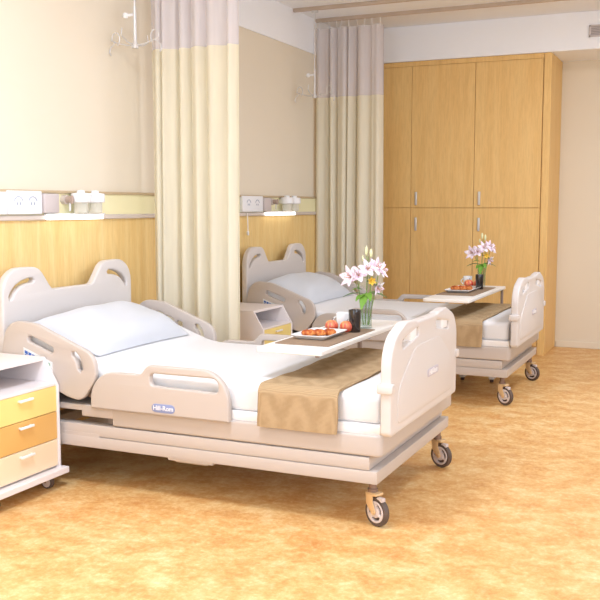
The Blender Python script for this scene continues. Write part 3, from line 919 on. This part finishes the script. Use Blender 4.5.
def tumbler(x, y, z, w):
    h, r = .112, .0315
    b = lathe([(0, .0), (r * .86, .0), (r * .9, .003), (r, h - .002), (r * .985, h), (r * .93, h - .002), (r * .83, .008), (0, .008)], (x, y, z), 32)
    o = obj('tumbler', b, M['cup'], None, 40, origin=(x, y, z)); tag(o, 'tall glossy black tumbler beside the apples on the ' + w, 'cup', 'black tumblers')
def white_cup(x, y, z, w):
    h, r = .082, .036
    root = thing('mug', (x, y, z), 'white china mug behind the apples on the ' + w, 'cup', 'white mugs')
    b = lathe([(0, .0), (r * .8, .0), (r * .86, .004), (r, h - .002), (r * .985, h), (r * .93, h - .002), (r * .78, .008), (0, .008)], (x, y, z), 32)
    obj('body', b, M['plate'], root, 40)
    pts = [V((x - r * .9 - .022 * math.sin(math.pi * k / 10), y, z + .018 + .046 * k / 10)) for k in range(11)]
    b = NB(); tube(pts, .004, 8, b); obj('handle', b, M['plate'], root)

# lilies
def petal_bm(bm, base, axis, side, L, W, curl, mi=0):
    """recurved petal from base, leaving along axis and bending towards side"""
    axis = axis.normalized(); side = (side - axis * side.dot(axis)).normalized(); wv = axis.cross(side)
    n = 8; rows = []
    for k in range(n + 1):
        t = k / n; a = curl * t
        p = base + axis * (L * (math.sin(a) / curl if curl else t)) + side * (L * (1 - math.cos(a)) / curl) + side * 0.22 * L * t
        w = W * math.sin(math.pi * min(1, 0.08 + t * 0.92)) ** 0.7 * (1 - .15 * t)
        nrm = (side * math.cos(a) - axis * math.sin(a))
        rows.append([p - wv * w / 2 - nrm * -w * .18, p + nrm * -.06 * w, p + wv * w / 2 - nrm * -w * .18])
    b = bmesh.new(); g = [[b.verts.new(q) for q in r] for r in rows]
    for k in range(n):
        for i in range(2): b.faces.new((g[k][i], g[k][i + 1], g[k + 1][i + 1], g[k + 1][i]))
    bmesh.ops.recalc_face_normals(b, faces=b.faces[:])
    bmesh.ops.solidify(b, geom=b.faces[:], thickness=.0012)
    join(bm, b, mi)
def leaf_bm(base, d, L, W, droop):
    d = d.normalized(); wv = d.cross(V((0, 0, 1))).normalized(); n = 10; rows = []
    for k in range(n + 1):
        t = k / n; p = base + d * L * t + V((0, 0, -droop * L * t * t))
        w = W * math.sin(math.pi * min(.97, .06 + .94 * t)) ** .8
        rows.append([p - wv * w / 2 + V((0, 0, w * .15)), p, p + wv * w / 2 + V((0, 0, w * .15))])
    b = bmesh.new(); g = [[b.verts.new(q) for q in r] for r in rows]
    for k in range(n):
        for i in range(2): b.faces.new((g[k][i], g[k][i + 1], g[k + 1][i + 1], g[k + 1][i]))
    bmesh.ops.recalc_face_normals(b, faces=b.faces[:])
    bmesh.ops.solidify(b, geom=b.faces[:], thickness=.001)
    return b
RT = V((math.cos(.32), math.sin(.32), 0)); FW = V((math.sin(.32), -math.cos(.32), 0))   # picture-right and towards the bedside viewer
def blossom(bm_p, bm_s, c0, ax, size, curl=1.7):
    ax = ax.normalized(); e1 = ax.orthogonal().normalized(); e2 = ax.cross(e1)
    for k in range(6):
        a = math.pi / 3 * k + .2
        petal_bm(bm_p, c0, ax, e1 * math.cos(a) + e2 * math.sin(a), size, size * (.58 if k % 2 else .46), curl)
    for k in range(5):
        a = 2 * math.pi / 5 * k; tip = c0 + ax * size * .75 + (e1 * math.cos(a) + e2 * math.sin(a)) * size * .18
        tube([c0, tip], .0009, 5, bm_s); lathe([(0, -.004), (.0022, 0), (0, .004)], tip, 6, bm_s)
def lily(vb, off0, top, label, grp, blossoms=(), buds=(), leaves=(), yellow=None):
    """vb vase base; off0 foot of the stem in the vase; everything else = (right, forward, up) offsets in metres"""
    def P(t): return vb + RT * t[0] + FW * t[1] + V((0, 0, t[2]))
    root = thing('lily_stem', P(off0), label, 'flower', grp)
    p0, p1 = P(off0), P(top)
    mid = p0.lerp(p1, .55) + V((0, 0, .01))
    pts = [p0, p0.lerp(mid, .5), mid, mid.lerp(p1, .6), p1]
    b = NB(); tube(pts, [.0028, .0028, .0026, .0022, .0018], 8, b)
    for (q, ax, s) in blossoms: tube([mid.lerp(p1, .35), P(q)], .0016, 6, b)
    for (q, s) in buds: tube([mid.lerp(p1, .7), P(q)], .0013, 6, b)
    obj('stem', b, M['stemgreen'], root)
    for (q, ax, s) in blossoms:
        bp, bs = NB(), NB()
        blossom(bp, bs, P(q), RT * ax[0] + FW * ax[1] + V((0, 0, ax[2])), s)
        f = obj('blossom', bp, M['petal'], root, 60); f['label'] = 'pale pink open lily'
        obj('stamens', bs, M['anther'], f, 60)
    for (q, s) in buds:
        b = lathe([(0, 0), (.30 * s * .35, .12 * s), (.5 * s * .35, .45 * s), (.36 * s * .35, .8 * s), (0, s)], P(q), 12)
        f = obj('bud', b, M['bud'], root, 60); f['label'] = 'closed creamy bud'
    for (q, d, L, W, dr, dark) in leaves:
        obj('leaf', leaf_bm(P(q), RT * d[0] + FW * d[1] + V((0, 0, d[2])), L, W, dr), M['leafdark' if dark else 'leaf'], root, 60)
    if yellow:
        q, ax, s = yellow; bp = NB()
        a_ = (RT * ax[0] + FW * ax[1] + V((0, 0, ax[2]))).normalized(); e1 = a_.orthogonal().normalized(); e2 = a_.cross(e1)
        for k in range(6): petal_bm(bp, P(q), a_, e1 * math.cos(k * 1.047) + e2 * math.sin(k * 1.047), s, s * .5, 1.0)
        f = obj('blossom', bp, M['yellow'], root, 60); f['label'] = 'small yellow bloom'

def bouquet(x, y, z, w):
    vb = V((x, y, z))
    root = thing('vase', (x, y, z), 'clear glass vase holding lilies on the ' + w, 'vase', 'glass vases')
    h, r = .168, .033
    obj('glass_body', lathe([(0, 0), (r * .92, 0), (r * .96, .004), (r, h), (r * .95, h), (r * .90, .012), (0, .012)], (x, y, z), 32), M['vase'], root, 40)
    wz = z
    g = 'lilies in the vase on the ' + w
    lily(vb, (-.012, .004, .016), (-.045, .02, .262), 'pink-white lily leaning left out of the vase on the ' + w, g,
         blossoms=[((-.066, .03, .262), (-.55, .55, .25), .072), ((-.035, .035, .272), (-.1, .8, .35), .055)],
         leaves=[((-.012, .0, .178), (-.9, .3, .22), .115, .026, .35, True), ((-.006, .01, .168), (-.5, .8, .25), .085, .034, .5, False), ((-.02, .01, .20), (-.8, .5, .5), .07, .02, .5, False)])
    lily(vb, (.010, .006, .016), (.030, .02, .300), 'pink lily turned to the front in the vase on the ' + w, g,
         blossoms=[((.010, .03, .300), (.05, .75, .5), .062), ((.040, .02, .306), (.55, .55, .45), .066)],
         leaves=[((.002, .018, .178), (-.25, .9, -.1), .085, .046, .75, False), ((.004, .014, .182), (.3, .9, .1), .07, .036, .6, False), ((.012, 0, .178), (.85, .25, .22), .105, .024, .4, True)])
    lily(vb, (.014, -.006, .016), (.062, -.01, .272), 'lily with a yellow bloom leaning right in the vase on the ' + w, g,
         blossoms=[((.064, .0, .296), (.8, .35, .25), .056), ((.048, .0, .215), (.7, .5, -.3), .050)],
         leaves=[((.010, .0, .18), (.8, -.4, .3), .09, .026, .4, False), ((.03, .0, .22), (.7, .5, .3), .06, .022, .4, True)], yellow=((.024, .032, .246), (.3, .9, .1), .034))
    lily(vb, (-.004, -.010, .016), (.010, -.005, .372), 'tall budding lily rising above the others in the vase on the ' + w, g,
         buds=[((.000, -.004, .375), .052), ((.024, .0, .362), .052), ((-.018, .0, .345), .035)],
         leaves=[((.006, 0, .29), (-.6, .5, .6), .07, .016, .3, False), ((.008, 0, .315), (.6, .3, .7), .06, .014, .3, True), ((.004, 0, .26), (-.85, .1, .35), .075, .018, .4, False), ((.004, 0, .24), (.5, .8, .4), .06, .02, .4, True)])

w1 = "nearest bed's table"; w2 = "far bed's table"
place_mat(1.525, 1.795, 3.755, 4.385, T1, w1); place_mat(1.550, 1.822, 6.36, 7.10, T2, w2)
Z1 = T1 + .004; Z2 = T2 + .004
plate(1.635, 4.03, .185, .285, Z1, w1); plate(1.66, 6.72, .19, .42, Z2, w2)
for (x, y, a, n_, s) in ((1.600, 3.985, .5, 'left', 1), (1.640, 4.012, .2, 'middle', 2.3), (1.682, 4.045, -.2, 'right', 3.7)): roll(x, y, Z1 + .007, .029, a, w1, n_, s)
for (x, y, a, n_, s) in ((1.612, 6.68, .5, 'left', 1.4), (1.652, 6.70, .2, 'middle', 2.9), (1.694, 6.72, -.2, 'right', 4.4)): roll(x, y, Z2 + .007, .031, a, w2, n_, s)
apple(1.618, 4.225, Z1, .034, w1, 'left', 0); apple(1.698, 4.225, Z1, .034, w1, 'right', 1)
apple(1.634, 6.985, Z2, .038, w2, 'left', 0); apple(1.708, 6.99, Z2, .040, w2, 'right', 1)
tumbler(1.735, 4.245, Z1 if 4.245 < 4.40 else T1, w1); tumbler(1.738, 6.90, Z2, w2)
white_cup(1.632, 4.345, Z1, w1); white_cup(1.585, 7.15, T2, w2)
bouquet(1.722, 4.440, T1, w1); bouquet(1.690, 7.165, T2, w2)

# ------------------------------------------------------------------ bedside cabinets
def bedside(xf, y0, y1, label):
    root = thing('bedside_cabinet', ((xf + .06) / 2, (y0 + y1) / 2, 0), label, 'cabinet', 'bedside cabinets')
    xb = .055; side = fillet([(xb, .095), (xf, .095), (xf, .497), (xf - .080, .630), (xb, .630)])
    b = NB()
    join(b, slab([side], 'XZ', y0, y0 + .014, .0015, 1)); join(b, slab([side], 'XZ', y1 - .014, y1, .0015, 1))
    box((xb, y0 + .014, .612), (xf - .081, y1 - .014, .630), .001, 1, b)
    box((xb, y0 + .018, .095), (xb + .012, y1 - .014, .614), 0, 1, b)
    box((xb, y0 + .018, .498), (xf - .006, y1 - .018, .510), .001, 1, b)
    box((xb, y0 + .018, .095), (xf - .03, y1 - .018, .110), 0, 1, b)
    obj('body', b, M['nswhite'], root, 30)
    for (z0, z1, m, nm) in ((.374, .496, 'dy', 'yellow drawer'), (.239, .371, 'do', 'orange drawer'), (.108, .236, 'dp', 'pale peach drawer')):
        b = box((xf - .026, y0 + .0155, z0), (xf - .006, y1 - .0155, z1), .002, 1)
        box((xb + .03, y0 + .03, z0 + .01), (xf - .026, y1 - .03, z0 + .08), 0, 1, b)
        d = obj('drawer', b, M[m], root, 30); d['label'] = nm
        yc = (y0 + y1) / 2; zc = z1 - .026
        b = NB(); box((xf + .004, yc - .046, zc - .006), (xf + .014, yc + .046, zc + .006), .003, 2, b)
        for s in (-.036, .036): box((xf - .010, yc + s - .005, zc - .004), (xf + .006, yc + s + .005, zc + .004), 0, 1, b)
        obj('handle', b, M['handle'], d)
    obj('plinth', box((xb - .02, y0 - .022, .067), (xf + .033, y1 + .020, .097), .003, 1), M['nswhite'], root, 30)
    for (x, y) in ((xf - .045, y1 - .058), (xf - .045, y0 + .058), (xb + .06, y0 + .05), (xb + .06, y1 - .05)):
        b = NB(); cyl((x, y, .05), (x, y, .07), .013, 10, b); box((x - .012, y - .017, .028), (x + .010, y - .012, .056), .002, 1, b); box((x - .012, y + .012, .028), (x + .010, y + .017, .056), .002, 1, b)
        f = obj('caster', b, M['stem'], root)
        b = NB(); cyl((x + .008, y - .011, .0315), (x + .008, y + .011, .0315), .0312, 20, b); w_ = obj('wheel', b, M['tyre'], f)
        b = NB(); cyl((x + .008, y - .0125, .0315), (x + .008, y + .0125, .0315), .024, 20, b); obj('wheel_cover', b, M['hub'], f)
bedside(.514, 2.99, 3.472, 'white bedside cabinet with coloured drawers at the left edge, beside the nearest bed')
bedside(.548, 5.60, 6.078, 'white bedside cabinet between the dividing curtain and the far bed')

# ------------------------------------------------------------------ light
def area(name, loc, rot, sx, sy, power, col):
    L = bpy.data.lights.new(name, 'AREA'); L.shape = 'RECTANGLE'; L.size = sx; L.size_y = sy; L.energy = power; L.color = col
    o = bpy.data.objects.new(name, L); COL.objects.link(o); o.location = loc; o.rotation_euler = rot; return o
DAY = (.80, .95, 1.16)
area('daylight_side_window_far', (XW + .3, (WIN_ADDED[0] + WIN_ADDED[1]) / 2, (WIN_ADDED[2] + WIN_ADDED[3]) / 2), (math.radians(90), 0, math.radians(90)), 3.3, 1.8, 22, DAY)  # fill through the added window, lifts the far end
area('daylight_front_window', ((WIN1[0] + WIN1[1]) / 2, YN - .25, (WIN1[2] + WIN1[3]) / 2), (math.radians(90), 0, 0), 2.7, 1.9, 50, DAY)
area('daylight_side_window', (XW + .3, (WIN2[0] + WIN2[1]) / 2, (WIN2[2] + WIN2[3]) / 2), (math.radians(90), 0, math.radians(90)), 3.3, 1.8, 112, DAY)
# unseen ceiling lamps, added to brighten floor, bedding and far end
def added_fill_lamp(x, y, label, power):
    root = thing('ceiling_light', (x, y, CEIL), label, 'light')
    obj('frame', box((x - .31, y - .31, CEIL - .025), (x + .31, y + .31, CEIL), .003, 1), M['white'], root)
    obj('diffuser', box((x - .29, y - .29, CEIL - .028), (x + .29, y + .29, CEIL - .02), .002, 1), M['lamp'], root)
    area('panel_lamp', (x, y, CEIL - .04), (0, 0, 0), .56, .56, power, (.84, .96, 1.13))
added_fill_lamp(1.6, 2.4, 'square ceiling light above the floor in front of the nearest bed', 58)
added_fill_lamp(3.3, 6.2, 'square ceiling light above the passage beyond the beds', 50)
added_fill_lamp(2.6, 0.2, 'square ceiling light above the near end of the room', 20)
W = bpy.data.worlds.new('world'); SC.world = W; W.use_nodes = True
bg = W.node_tree.nodes['Background']; bg.inputs['Color'].default_value = (0.9, 0.95, 1, 1); bg.inputs['Strength'].default_value = 1.0

# ------------------------------------------------------------------ camera
cam = bpy.data.cameras.new('camera'); co = bpy.data.objects.new('camera', cam); COL.objects.link(co)
cam.sensor_width = 36; cam.lens = 36 * 915 / 600
co.location = (3.35, 0, 1.35)
co.rotation_euler = (math.radians(90 - 5.8346), 0, math.radians(24.285))
cam.clip_start = 0.05
SC.camera = co
SC.view_settings.view_transform = 'Standard'; SC.view_settings.look = 'None'
SC.view_settings.exposure = -0.04; SC.view_settings.gamma = 1.0
SC.view_settings.use_curve_mapping = False
